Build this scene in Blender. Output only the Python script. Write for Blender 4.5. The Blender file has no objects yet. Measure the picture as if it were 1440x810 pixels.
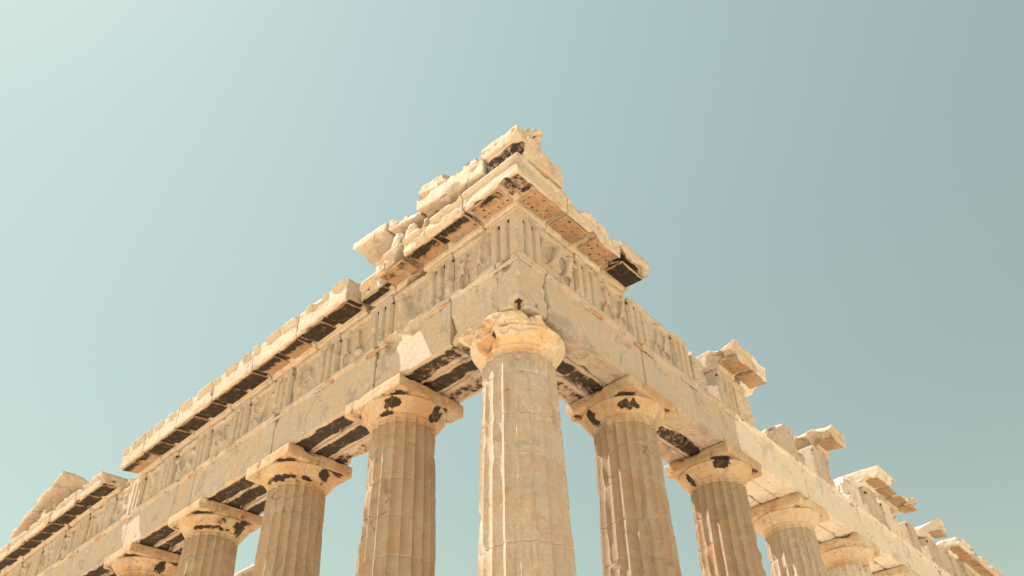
import bpy, bmesh, math, random
import numpy as np
from mathutils import Matrix, Vector

SC = bpy.context.scene
COL = SC.collection

# ------------------------------------------------------------------ camera
cam_d = bpy.data.cameras.new('camera')
cam = bpy.data.objects.new('camera', cam_d)
COL.objects.link(cam)
yaw, pit, rol = .7105, .5654, -.0448
fw = Vector((math.cos(pit)*math.cos(yaw), math.cos(pit)*math.sin(yaw), math.sin(pit)))
rt = Vector((math.sin(yaw), -math.cos(yaw), 0)); up = rt.cross(fw)
r2 = rt*math.cos(rol) + up*math.sin(rol); u2 = -rt*math.sin(rol) + up*math.cos(rol)
mw = Matrix((( r2.x, u2.x, -fw.x, -9.1923), (r2.y, u2.y, -fw.y, -7.9727), (r2.z, u2.z, -fw.z, -.0029), (0, 0, 0, 1)))
cam.matrix_world = mw
cam_d.sensor_width = 36
cam_d.lens = 36*1112.11/1440
cam_d.shift_x = -21.76/1440; cam_d.shift_y = 177.46/1440      # the photograph is cropped from the upper part of its frame
cam_d.clip_end = 5000
SC.camera = cam

# ------------------------------------------------------------------ sky and sun
TO_SUN = Vector((-.228, .50, 1)).normalized()
SUN_EL = math.asin(TO_SUN.z)
W = bpy.data.worlds.new('World'); SC.world = W; W.use_nodes = True
wn, wl = W.node_tree.nodes, W.node_tree.links
bg = wn['Background']
sky = wn.new('ShaderNodeTexSky'); sky.sky_type = 'NISHITA'; sky.sun_disc = False
sky.sun_elevation = SUN_EL
sky.sun_rotation = math.atan2(TO_SUN.x, TO_SUN.y)
sky.air_density = 1.0; sky.dust_density = .1; sky.ozone_density = 1.0; sky.altitude = 150
hs = wn.new('ShaderNodeHueSaturation'); hs.inputs['Saturation'].default_value = 1.0
tint = wn.new('ShaderNodeMix'); tint.data_type = 'RGBA'; tint.blend_type = 'MULTIPLY'; tint.inputs[0].default_value = 1
tint.inputs[7].default_value = (1.46, 1.165, .632, 1)
wl.new(sky.outputs[0], hs.inputs['Color']); wl.new(hs.outputs[0], tint.inputs[6]); 
tcd = wn.new('ShaderNodeTexCoord'); sep = wn.new('ShaderNodeSeparateXYZ'); wl.new(tcd.outputs['Generated'], sep.inputs[0])
ext = wn.new('ShaderNodeMapRange'); ext.inputs[1].default_value = 0; ext.inputs[2].default_value = 1   # thicker air towards the horizon
ext.inputs[3].default_value = .515; ext.inputs[4].default_value = 1.27; wl.new(sep.outputs[2], ext.inputs[0])
mul = wn.new('ShaderNodeVectorMath'); mul.operation = 'SCALE'; wl.new(tint.outputs[2], mul.inputs[0]); wl.new(ext.outputs[0], mul.inputs['Scale'])
wl.new(mul.outputs[0], bg.inputs[0])
bg.inputs[1].default_value = .104
sun_d = bpy.data.lights.new('sun', 'SUN'); sun_d.energy = 5.0; sun_d.angle = math.radians(.5); sun_d.color = (1, .915, .82)
sun = bpy.data.objects.new('sun', sun_d); COL.objects.link(sun)
sun.rotation_euler = TO_SUN.to_track_quat('Z', 'Y').to_euler(); sun.location = (0, 0, 60)
SC.view_settings.view_transform = 'Standard'; SC.view_settings.look = 'None'
SC.view_settings.exposure = 1.2; SC.view_settings.gamma = 1
SC.view_settings.use_curve_mapping = False
SC.cycles.max_bounces = 8; SC.cycles.diffuse_bounces = 6
SC.cycles.use_denoising = True

# ------------------------------------------------------------------ noise
def _h(ix, iy, iz, s):
    n = (ix*73856093) ^ (iy*19349663) ^ (iz*83492791) ^ (s*2654435761 & 0x7fffffff)
    n = (n ^ (n >> 13)) * 1274126177 & 0x7fffffff
    n = (n ^ (n >> 16)) & 0xffff
    return n/32767.5 - 1
def vn(P, f, s=0):
    """value noise, -1..1"""
    Q = P*f + 1000.37
    I = np.floor(Q).astype(np.int64); F = Q - I; F = F*F*(3-2*F)
    r = 0
    for dx in (0, 1):
        wx = F[:, 0] if dx else 1-F[:, 0]
        for dy in (0, 1):
            wy = F[:, 1] if dy else 1-F[:, 1]
            for dz in (0, 1):
                wz = F[:, 2] if dz else 1-F[:, 2]
                r = r + wx*wy*wz*_h(I[:, 0]+dx, I[:, 1]+dy, I[:, 2]+dz, s)
    return r
def fbm(P, f, s=0, o=3):
    r = 0; a = 1; t = 0
    for k in range(o):
        r = r + a*vn(P, f*2**k, s+17*k); t += a; a *= .5
    return r/t
def facets(P, f, s):
    """broken-stone facets: every cell of a jittered grid is one tilted plane"""
    Q = P*f+500.5; I = np.floor(Q).astype(np.int64); best = np.full(len(P), 1e9); val = np.zeros(len(P))
    for dx in (-1, 0, 1):
        for dy in (-1, 0, 1):
            for dz in (-1, 0, 1):
                jx, jy, jz = I[:, 0]+dx, I[:, 1]+dy, I[:, 2]+dz
                D = [Q[:, k]-(j+.5+.45*_h(jx, jy, jz, s+k)) for k, j in enumerate((jx, jy, jz))]
                d2 = D[0]**2+D[1]**2+D[2]**2; m = d2 < best
                v = .5*_h(jx, jy, jz, s+9)+.8*(D[0]*_h(jx, jy, jz, s+4)+D[1]*_h(jx, jy, jz, s+5)+D[2]*_h(jx, jy, jz, s+6))
                best = np.where(m, d2, best); val = np.where(m, v, val)
    return val
def sstep(a, b, x):
    t = np.clip((x-a)/(b-a), 0, 1); return t*t*(3-2*t)

# ------------------------------------------------------------------ materials
def marble(name, base, warm, grey, rough=.85, bump=.35, streak=.5, dark=(.020, .016, .012)):
    m = bpy.data.materials.new(name); m.use_nodes = True
    n, l = m.node_tree.nodes, m.node_tree.links
    b = n['Principled BSDF']; b.inputs['Roughness'].default_value = rough
    b.inputs['Specular IOR Level'].default_value = .25
    def node(t, **k):
        q = n.new(t)
        for a, v in k.items(): setattr(q, a, v)
        return q
    geo = node('ShaderNodeNewGeometry')
    oi = node('ShaderNodeObjectInfo')
    def noise(scale, detail, vec=None, rg=.6, dist=0):
        q = node('ShaderNodeTexNoise'); q.inputs['Scale'].default_value = scale; q.inputs['Detail'].default_value = detail
        q.inputs['Roughness'].default_value = rg; q.inputs['Distortion'].default_value = dist
        l.new(vec or geo.outputs['Position'], q.inputs['Vector']); return q.outputs['Fac']
    def ramp(fac, *stops):
        q = node('ShaderNodeMapRange'); q.interpolation_type = 'SMOOTHSTEP'
        q.inputs[1].default_value, q.inputs[2].default_value, q.inputs[3].default_value, q.inputs[4].default_value = stops
        l.new(fac, q.inputs[0]); return q.outputs[0]
    def mix(fac, a, c, blend='MIX'):
        q = node('ShaderNodeMix', data_type='RGBA', blend_type=blend)
        if hasattr(fac, 'links'): l.new(fac, q.inputs[0])
        else: q.inputs[0].default_value = fac
        for i, v in ((6, a), (7, c)):
            if hasattr(v, 'links'): l.new(v, q.inputs[i])
            else: q.inputs[i].default_value = (*v, 1)
        return q.outputs[2]
    def math_(op, a, c):
        q = node('ShaderNodeMath', operation=op)
        for i, v in ((0, a), (1, c)):
            if hasattr(v, 'links'): l.new(v, q.inputs[i])
            else: q.inputs[i].default_value = v
        return q.outputs[0]
    def attr(nm):
        q = node('ShaderNodeAttribute'); q.attribute_name = nm; return q.outputs['Fac']
    mp = node('ShaderNodeMapping'); mp.inputs['Scale'].default_value = (9, 9, .55)
    l.new(geo.outputs['Position'], mp.inputs[0])
    # each block has a tone of its own
    tone = ramp(oi.outputs['Random'], 0, 1, 0, 1)
    c = mix(tone, base, [x*y for x, y in zip(base, (.90, .88, .86))])
    c = mix(math_('MULTIPLY', ramp(noise(.9, 5), .44, .62, 0, 1), .9), c, warm)
    c = mix(math_('MULTIPLY', ramp(noise(1.7, 6, None, .65, .4), .48, .60, 0, 1), .85), c, grey)
    # rusty veins and rain streaks
    st = ramp(noise(1.0, 4, mp.outputs[0]), .52, .70, 0, 1)
    st = math_('MULTIPLY', math_('MULTIPLY', st, ramp(noise(.7, 3), .42, .62, 0, 1)), streak)
    c = mix(st, c, (.30, .185, .105))
    rs = math_('MULTIPLY', ramp(noise(2.2, 8, None, .72, 1.2), .55, .66, 0, 1), .6)
    c = mix(rs, c, (.40, .235, .14))
    gw = math_('MULTIPLY', ramp(noise(1.2, 9, None, .72, .6), .53, .64, 0, 1), .75)
    c = mix(gw, c, [x*.62 for x in grey])
    # fine mottle
    c = mix(math_('MULTIPLY', ramp(noise(14, 6, None, .7), .35, .75, 0, 1), .55), c, [x*.60 for x in base])
    c = mix(math_('MULTIPLY', ramp(noise(6, 8, None, .7), .56, .66, 0, 1), .45), c, [min(.85, x*1.28) for x in base])
    c = mix(math_('MULTIPLY', ramp(math_('ADD', attr('rust'), math_('MULTIPLY', math_('SUBTRACT', noise(4.5, 7, None, .68), .5), 1.2)), .35, .65, 0, 1), .75), c, (.40, .20, .095))
    # tone of single drums
    c = mix(math_('MULTIPLY', attr('drum'), .6), c, [x*y for x, y in zip(grey, (.66, .60, .55))])
    # small dark pits
    pit = ramp(noise(21, 3, None, .5), .69, .76, 0, 1)
    pit = math_('MULTIPLY', pit, ramp(noise(1.3, 2), .50, .62, 0, 1))
    c = mix(math_('MULTIPLY', pit, .75), c, (.09, .06, .04))
    # black crusts, and painted shade in some hollows, where the block carries them
    cr = math_('ADD', attr('crust_or_shade'), math_('MULTIPLY', math_('SUBTRACT', noise(5.5, 7, None, .68), .5), 1.5))
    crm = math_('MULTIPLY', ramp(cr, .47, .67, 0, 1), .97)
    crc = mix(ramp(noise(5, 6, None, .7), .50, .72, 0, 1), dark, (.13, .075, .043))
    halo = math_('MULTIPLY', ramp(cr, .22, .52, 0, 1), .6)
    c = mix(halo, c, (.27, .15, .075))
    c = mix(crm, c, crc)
    
    # hairline cracks, in some places only
    vd = node('ShaderNodeVectorMath', operation='ADD'); nv = node('ShaderNodeTexNoise'); nv.inputs['Scale'].default_value = 2.2; nv.inputs['Detail'].default_value = 5
    l.new(geo.outputs['Position'], nv.inputs['Vector'])
    sc_ = node('ShaderNodeVectorMath', operation='SCALE'); sc_.inputs['Scale'].default_value = .7; l.new(nv.outputs['Color'], sc_.inputs[0])
    l.new(geo.outputs['Position'], vd.inputs[0]); l.new(sc_.outputs[0], vd.inputs[1])
    vo = node('ShaderNodeTexVoronoi', feature='DISTANCE_TO_EDGE'); vo.inputs['Scale'].default_value = .75; l.new(vd.outputs[0], vo.inputs['Vector'])
    crk = math_('MULTIPLY', ramp(vo.outputs['Distance'], .0, .010, 1, 0), ramp(noise(.8, 3), .55, .62, 0, 1))
    c = mix(math_('MULTIPLY', crk, .8), c, (.13, .075, .045))
    l.new(c, b.inputs['Base Color'])
    bh = math_('ADD', math_('MULTIPLY', noise(9, 8, None, .7), 1.0), math_('MULTIPLY', noise(40, 4, None, .6), .35))
    bh = math_('SUBTRACT', bh, math_('MULTIPLY', pit, .6)); bh = math_('SUBTRACT', bh, math_('MULTIPLY', crk, .8))
    bm_ = node('ShaderNodeBump'); bm_.inputs['Strength'].default_value = bump; bm_.inputs['Distance'].default_value = .05
    l.new(bh, bm_.inputs['Height']); l.new(bm_.outputs[0], b.inputs['Normal'])
    return m

M_OLD = marble('weathered_marble', (0.477, 0.383, 0.305), (0.459, 0.329, 0.224), (0.400, 0.342, 0.297), bump=.6)
M_COL = marble('column_marble', (0.535, 0.418, 0.324), (0.490, 0.348, 0.234), (0.472, 0.406, 0.347), streak=.8, bump=.6)
M_COLB = marble('brown_column_marble', (0.424, 0.305, 0.210), (0.398, 0.244, 0.142), (0.390, 0.314, 0.241), streak=.9, bump=.5)
M_CAP = marble('capital_marble', (0.491, 0.348, 0.216), (0.412, 0.233, 0.112), (0.444, 0.348, 0.248), streak=.8, bump=.5)
M_CAPN = marble('pale_capital_marble', (0.574, 0.441, 0.300), (0.535, 0.348, 0.190), (0.535, 0.436, 0.330), streak=.4, bump=.5)
M_NEW = marble('restored_marble', (0.613, 0.517, 0.430), (0.596, 0.475, 0.344), (0.562, 0.500, 0.447), bump=.2, streak=.25)
M_CORN = marble('cornice_marble', (0.532, 0.426, 0.326), (0.497, 0.359, 0.238), (0.453, 0.383, 0.317), streak=.4, bump=.6)
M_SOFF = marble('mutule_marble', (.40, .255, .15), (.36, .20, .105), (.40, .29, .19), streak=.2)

def ground_material():
    m = bpy.data.materials.new('pale_limestone_ground'); m.use_nodes = True
    n, l = m.node_tree.nodes, m.node_tree.links
    b = n['Principled BSDF']; b.inputs['Roughness'].default_value = .95
    t = n.new('ShaderNodeTexNoise'); t.inputs['Scale'].default_value = .6; t.inputs['Detail'].default_value = 10
    g = n.new('ShaderNodeNewGeometry'); l.new(g.outputs['Position'], t.inputs['Vector'])
    r = n.new('ShaderNodeValToRGB')
    r.color_ramp.elements[0].position = .35; r.color_ramp.elements[0].color = (.70, .59, .435, 1)
    r.color_ramp.elements[1].position = .7; r.color_ramp.elements[1].color = (.80, .69, .52, 1)
    l.new(t.outputs['Fac'], r.inputs[0]); l.new(r.outputs[0], b.inputs['Base Color'])
    return m

# ------------------------------------------------------------------ building blocks
def mapL(o, s, z): return (-o, s, z)       # left facade: o outwards, s along the wall away from the corner
def mapR(o, s, z): return (s, -o, z)       # right flank

def add_box(bm, fm, o0, o1, s0, s1, z0, z1):
    v = [bm.verts.new(fm(o, s, z)) for z in (z0, z1) for s in (s0, s1) for o in (o0, o1)]
    for f in ((0, 1, 3, 2), (4, 6, 7, 5), (0, 4, 5, 1), (1, 5, 7, 3), (3, 7, 6, 2), (2, 6, 4, 0)):
        bm.faces.new([v[i] for i in f])
def add_hex(bm, fm, pts):
    """pts: 8 (o,s,z): bottom ring of four then top ring of four"""
    v = [bm.verts.new(fm(*p)) for p in pts]
    for f in ((3, 2, 1, 0), (4, 5, 6, 7), (0, 1, 5, 4), (1, 2, 6, 5), (2, 3, 7, 6), (3, 0, 4, 7)):
        bm.faces.new([v[i] for i in f])
def add_prism_s(bm, fm, prof, s0, s1):
    """profile in (o,z), pulled along the wall"""
    a = [bm.verts.new(fm(o, s0, z)) for o, z in prof]; b = [bm.verts.new(fm(o, s1, z)) for o, z in prof]
    n = len(prof)
    bm.faces.new(a[::-1]); bm.faces.new(b)
    for i in range(n): bm.faces.new((a[i], a[(i+1) % n], b[(i+1) % n], b[i]))
def add_prism_z(bm, fm, prof, z0, z1, top=None):
    """plan profile in (o,s), pulled upwards; top(o,s) gives an uneven top"""
    a = [bm.verts.new(fm(o, s, z0)) for o, s in prof]
    b = [bm.verts.new(fm(o, s, top(o, s) if top else z1)) for o, s in prof]
    n = len(prof)
    bm.faces.new(a[::-1]); bm.faces.new(b)
    for i in range(n): bm.faces.new((a[i], a[(i+1) % n], b[(i+1) % n], b[i]))
def add_ell(bm, c, r, rot=None, seg=14):
    m = Matrix.Translation(c)
    if rot is not None: m = m @ rot
    bmesh.ops.create_uvsphere(bm, u_segments=seg, v_segments=seg//2+2, radius=1, matrix=m @ Matrix.Diagonal((*r, 1)))
def add_cone(bm, p, q, r0, r1, seg=10):
    p, q = Vector(p), Vector(q); d = q-p
    m = Matrix.Translation((p+q)/2) @ d.to_track_quat('Z', 'Y').to_matrix().to_4x4()
    bmesh.ops.create_cone(bm, cap_ends=True, segments=seg, radius1=r0, radius2=r1, depth=d.length, matrix=m)

def set_attr(me, name, arr):
    a = me.attributes.new(name, 'FLOAT', 'POINT'); a.data.foreach_set('value', np.asarray(arr, dtype=np.float32))

def get_np(me):
    n = len(me.vertices)
    P = np.empty(n*3, np.float32); me.vertices.foreach_get('co', P); P = P.reshape(-1, 3).astype(np.float64)
    N = np.empty(n*3, np.float32); me.vertex_normals.foreach_get('vector', N); N = N.reshape(-1, 3).astype(np.float64)
    return P, N

def link_mesh(name, me, mat, parent, origin):
    me.materials.clear(); me.materials.append(mat)
    o = bpy.data.objects.new(name, me); COL.objects.link(o)
    if parent is not None:
        o.parent = parent
    else:
        o.location = origin
    me.name = name
    return o

TMP = bpy.data.objects.new('tmp', bpy.data.meshes.new('tmp')); COL.objects.link(TMP)
TMPMOD = TMP.modifiers.new('r', 'REMESH'); TMPMOD.mode = 'VOXEL'
SEED = [1]
def stone(name, bm, mat, parent=None, origin=(0, 0, 0), vox=.035, chips=6, chip=.06, wear=.6, rough=.012, crust_or_shade=None, cuts=(), lump=.015, facet=0, rust=0):
    """union of the shells in bm, worn like old stone: chipped edges, rounded arrises, uneven faces (bm is in world space)"""
    SEED[0] += 1; sd = SEED[0]; rng = random.Random(sd)
    bmesh.ops.recalc_face_normals(bm, faces=bm.faces)
    me = bpy.data.meshes.new('tmp'); bm.to_mesh(me); bm.free()
    TMP.data = me; TMPMOD.voxel_size = vox
    dg = bpy.context.evaluated_depsgraph_get(); dg.update()
    ev = TMP.evaluated_get(dg)
    out = bpy.data.meshes.new_from_object(ev, depsgraph=dg)
    bpy.data.meshes.remove(me) if False else None
    P, N = get_np(out)
    if len(P) == 0: raise RuntimeError('empty remesh '+name)
    E = np.empty(len(out.edges)*2, np.int32); out.edges.foreach_get('vertices', E); E = E.reshape(-1, 2)
    n = len(P); deg = np.bincount(E.ravel(), minlength=n).astype(float)[:, None]; deg[deg == 0] = 1
    def lap(X):
        r = np.zeros_like(X)
        for k in range(3):
            r[:, k] = np.bincount(E[:, 0], X[E[:, 1], k], n) + np.bincount(E[:, 1], X[E[:, 0], k], n)
        return r/deg
    lo, hi = P.min(0), P.max(0); ctr = (lo+hi)/2
    # sharpness: distance a vertex moves under smoothing marks the arrises
    S = P.copy()
    for k in range(6): S = lap(S)
    sharp = np.einsum('ij,ij->i', P-S, N)
    edge_ids = np.nonzero(sharp > np.quantile(sharp, .90))[0]
    for c in cuts:                                  # (point, direction, depth-noise): everything beyond the plane is gone
        p0, d = np.array(c[0], float), np.array(c[1], float); d /= np.linalg.norm(d)
        e = (P-p0) @ d + c[2]*fbm(P, 2.2, sd, 3)
        P = P - np.maximum(e, 0)[:, None]*d
    for k in range(chips):
        i = edge_ids[rng.randrange(len(edge_ids))]
        d = N[i]+np.array([rng.uniform(-.35, .35) for _ in range(3)]); d /= np.linalg.norm(d)
        h = chip*rng.uniform(.3, 1.2); L = h*rng.uniform(2.0, 5.0)
        v = P-P[i]; t = v @ d
        perp2 = (v*v).sum(1)-t*t
        e = t + h*(1-(perp2/L**2)**3) + .22*h*fbm(P, 6, sd+k, 2)
        e = np.where(perp2 < L*L*1.2, np.maximum(e, 0), 0)
        P = P-e[:, None]*d
    # wear: arrises melt unevenly
    nz_ = fbm(P, 1.6, sd+5, 3)
    S = P.copy()
    for k in range(2): S = lap(S)
    P = P+(S-P)*(min(1, wear)*.6)
    mask = sstep(.12, .5, nz_)*wear*.8
    S = P.copy()
    for k in range(5): S = lap(S)
    P = P+(S-P)*mask[:, None]
    S = P.copy()
    out.vertices.foreach_set('co', P.astype(np.float32).ravel()); out.update()
    _, N = get_np(out)
    P = P + N*(lump*fbm(P, 1.1, sd, 2) + rough*fbm(P, 5.0, sd+9, 3) - rough*1.6*sstep(.35, .8, vn(P, 8, sd+3)))[:, None]
    if facet:
        P = P+N*(facet*facets(P, 4.2, sd)*sstep(-.25, .25, fbm(P, 1.3, sd+31, 2)))[:, None]
    cr = crust_or_shade(P, N) if crust_or_shade else np.zeros(n)
    og = np.array(origin)
    out.vertices.foreach_set('co', (P-og).astype(np.float32).ravel()); out.update()
    out.shade_smooth() if hasattr(out, 'shade_smooth') else out.polygons.foreach_set('use_smooth', [True]*len(out.polygons))
    out.set_sharp_from_angle(angle=math.radians(24))
    set_attr(out, 'crust_or_shade', cr); set_attr(out, 'drum', np.zeros(n))
    if rust: set_attr(out, 'rust', rust*sstep(-.1, .5, fbm(P*np.array([1, 1, .45]), 1.8, sd+77, 2)))
    return link_mesh(name, out, mat, parent, origin)

def thing(name, loc, label, cat, group=None):
    e = bpy.data.objects.new(name, None); COL.objects.link(e); e.location = loc; e.empty_display_size = .3
    tag(e, label, cat, group); return e
def tag(o, label, cat, group=None):
    o['label'] = label; o['category'] = cat; o['kind'] = 'thing'
    if group: o['group'] = group
    return o

ORD = ['zeroth', 'first', 'second', 'third', 'fourth', 'fifth', 'sixth', 'seventh', 'eighth', 'ninth', 'tenth', 'eleventh', 'twelfth',
       'thirteenth', 'fourteenth', 'fifteenth', 'sixteenth', 'seventeenth', 'eighteenth']

# ------------------------------------------------------------------ ground
def sheet(name, x0, x1, y0, y1, z, mat):
    me = bpy.data.meshes.new(name); me.from_pydata([(x0, y0, z), (x1, y0, z), (x1, y1, z), (x0, y1, z)], [], [(0, 1, 2, 3)])
    me.materials.append(mat); o = bpy.data.objects.new(name, me); COL.objects.link(o); o['kind'] = 'structure'; return o
GM = ground_material()
sheet('ground', -2500, 2500, -2500, 2500, -1.62, GM)
bm = bmesh.new()
for k in range(3):
    d = .12+.68*k
    add_box(bm, lambda o, q, z: (o, q, z), -d, 70+d, -d, 30.59+d, -.54*(k+1)-(.05 if k < 2 else .12), -.54*k)
me = bpy.data.meshes.new('pavement'); bm.to_mesh(me); bm.free(); me.materials.append(GM)
o = bpy.data.objects.new('pavement', me); COL.objects.link(o); o['kind'] = 'structure'

# ------------------------------------------------------------------ columns
AX = .885
Z_NECK, Z_ECH, Z_ABA, Z_TOP = 9.56, 9.74, 10.08, 10.43
def shaft_mesh(seed, R0=.953, R1=.745, rows=None, hits=()):
    rng = random.Random(seed)
    nf, ns = 20, 9
    nth = nf*ns
    zs = list(np.arange(0, 4, .16)) + list(np.arange(4, Z_NECK+.001, .045))
    joints = []; z = rng.uniform(.7, .95)
    while z < Z_NECK-.35: joints.append(z); z += rng.uniform(.78, 1.02)
    zs = sorted(set([round(q, 4) for q in zs] + [round(j+d, 4) for j in joints for d in (-.02, -.007, .007, .02)]+[Z_NECK]))
    zs = np.array(zs); nz = len(zs)
    th = np.arange(nth)/nth*2*np.pi
    T, Z = np.meshgrid(th, zs)
    t = (T/(2*np.pi)*nf) % 1
    u = Z/Z_NECK
    R = R0+(R1-R0)*u+.018*np.sin(np.pi*u)
    d = np.clip(1-(2*t-1)**2, 0, 1)**.85
    D = (.070 if R0 > .96 else .076)*R/.75
    base = np.stack([np.cos(T)*R, np.sin(T)*R, Z], -1).reshape(-1, 3)
    n1 = fbm(base, 1.3, seed, 3).reshape(T.shape); n2 = fbm(base*np.array([1, 1, .5]), 3.2, seed+3, 3).reshape(T.shape)
    n3 = fbm(base, 9, seed+7, 2).reshape(T.shape)
    dj = np.min(np.abs(Z[..., None]-np.array(joints)), -1) if joints else np.ones_like(Z)
    # worn arrises: bitten back in places, more at the drum joints
    arr = np.minimum(t, 1-t)
    near = np.exp(-(arr/.16)**2)
    bite = np.clip(n2+.25*np.exp(-(dj/.09)**2)-.12, 0, 1)*.11*near
    r = R-D*d-bite+.006*n1+.005*n3
    r -= .014*np.exp(-(dj/.008)**2)*(n1 > -.35)
    # spalls
    for (a, zc, w, h, dep) in hits:
        da = (T-a+np.pi) % (2*np.pi)-np.pi
        q = (da*R/w)**2+((Z-zc)/h)**2
        r -= dep*sstep(1.2, .2, q+.5*n2)
    for k in range(10):
        a, zc = rng.uniform(0, 6.28), rng.uniform(4, 9.4); w = rng.uniform(.08, .22); h = rng.uniform(.1, .35)
        da = (T-a+np.pi) % (2*np.pi)-np.pi
        q = (da*R/w)**2+((Z-zc)/h)**2
        r -= rng.uniform(.015, .05)*sstep(1.2, .3, q+.6*n2)
    X, Y = np.cos(T)*r, np.sin(T)*r
    P = np.stack([X, Y, Z], -1).reshape(-1, 3)
    idx = np.arange(nz*nth).reshape(nz, nth)
    a = idx[:-1, :]; b = np.roll(idx, -1, 1)[:-1, :]; c = np.roll(idx, -1, 1)[1:, :]; e = idx[1:, :]
    F = np.stack([a, b, c, e], -1).reshape(-1, 4)
    me = bpy.data.meshes.new('shaft')
    me.from_pydata(P.tolist(), [], F.tolist()+[idx[-1, :].tolist()])
    me.shade_smooth()
    # arrises stay crisp
    ed = np.empty(len(me.edges)*2, np.int32); me.edges.foreach_get('vertices', ed); ed = ed.reshape(-1, 2)
    sharp = ((ed[:, 0] % nth) % ns == 0) & ((ed[:, 0] % nth) == (ed[:, 1] % nth))
    at = me.attributes.new('sharp_edge', 'BOOLEAN', 'EDGE'); at.data.foreach_set('value', sharp)
    dn = np.searchsorted(np.array(joints), Z.ravel()); dt = np.array([rng.random() for _ in range(len(joints)+1)])[dn]
    cr = .15*np.clip(n2, 0, 1)+.55*np.exp(-(dj/.006)**2)*(n2 > .1)
    # dark run-off under the capital
    run = sstep(8.7, 9.5, Z)*(.52*fbm(base*np.array([1, 1, .12]), 6, seed+11, 3).reshape(T.shape)+.1)
    cr = cr+np.clip(run, 0, 1)
    ft = np.array([rng.random() for _ in range(nf)])[((T/(2*np.pi)*nf).astype(int)) % nf]
    dt = np.clip(.38*dt+.6*(ft*sstep(-.4, .3, fbm(base*np.array([1, 1, .25]), 2.2, seed+21, 2).reshape(T.shape))).ravel(), 0, 1.2)
    set_attr(me, 'crust_or_shade', np.clip(cr, 0, 1).ravel()); set_attr(me, 'drum', dt)
    return me

def capital_mesh(seed, bites=(), soot=(), Rn=.745, rust=()):
    nth = 160; ns = 8
    prof = []       # (radius, z, fluted 0..1)
    for k in range(5): prof.append((Rn, Z_NECK+.004+k*.025, 1))
    prof += [(Rn+.004, Z_NECK+.12, .55), (Rn+.020, Z_NECK+.128, 0), (Rn+.022, Z_NECK+.146, 0), (Rn+.014, Z_NECK+.150, 0), (Rn+.030, Z_NECK+.156, 0),
             (Rn+.034, Z_NECK+.172, 0), (Rn+.028, Z_NECK+.176, 0), (Rn+.045, Z_NECK+.184, 0)]
    for k in range(1, 14):
        q = k/13
        prof.append((Rn+.045+(1.005-Rn-.045)*(q**.92 if q < .8 else .8**.92+(1-.8**.92)*(1-(1-(q-.8)/.2)**1.6)), Z_NECK+.184+(Z_ABA-.015-Z_NECK-.184)*q, 0))
    prof += [(1.0, Z_ABA-.004, 0), (.93, Z_ABA, 0)]
    pr = np.array(prof)
    th = np.arange(nth)/nth*2*np.pi
    T, K = np.meshgrid(th, np.arange(len(pr)))
    R, Z, Fl = pr[K, 0], pr[K, 1], pr[K, 2]
    t = (T/(2*np.pi)*20) % 1
    r = R-.058*np.clip(1-(2*t-1)**2, 0, 1)**.85*Fl
    B = np.stack([np.cos(T)*R, np.sin(T)*R, Z], -1).reshape(-1, 3)
    n1 = fbm(B, 1.8, seed, 3).reshape(T.shape); n2 = fbm(B, 5, seed+3, 3).reshape(T.shape); n4 = fbm(B*np.array([1, 1, .6]), 14, seed+9, 2).reshape(T.shape)
    r = r+.012*n1+.010*n2-.06*np.clip(n1-.28, 0, 1)
    for (a, zc, w, h, dep) in bites:
        da = (T-a+np.pi) % (2*np.pi)-np.pi
        q = (da*R/w)**2+((Z-zc)/h)**2
        r = r-dep*sstep(1.2, .3, q+.7*n2)
    P = np.stack([np.cos(T)*r, np.sin(T)*r, Z], -1).reshape(-1, 3)
    cr = .12+.25*np.clip(n1, 0, 1)
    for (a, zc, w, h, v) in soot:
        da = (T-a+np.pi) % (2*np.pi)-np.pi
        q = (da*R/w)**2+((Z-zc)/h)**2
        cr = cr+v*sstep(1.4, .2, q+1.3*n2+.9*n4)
    ru = np.clip((.45 if not rust else .2)*fbm(B*np.array([1, 1, .5]), 2.0, seed+40, 2).reshape(T.shape), 0, .4)
    for (a, zc, w, h, v) in rust:
        da = (T-a+np.pi) % (2*np.pi)-np.pi
        ru = ru+v*sstep(1.3, .3, (da*R/w)**2+((Z-zc)/h)**2+.7*n2)
    nk = len(pr); idx = np.arange(nk*nth).reshape(nk, nth)
    a = idx[:-1, :]; b = np.roll(idx, -1, 1)[:-1, :]; c = np.roll(idx, -1, 1)[1:, :]; e = idx[1:, :]
    F = np.stack([a, b, c, e], -1).reshape(-1, 4)
    me = bpy.data.meshes.new('capital'); me.from_pydata(P.tolist(), [], F.tolist()+[idx[0, ::-1].tolist(), idx[-1, :].tolist()])
    me.shade_smooth()
    set_attr(me, 'crust_or_shade', cr.ravel()); set_attr(me, 'drum', np.zeros(len(P))); set_attr(me, 'rust', ru.ravel())
    return me

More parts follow.
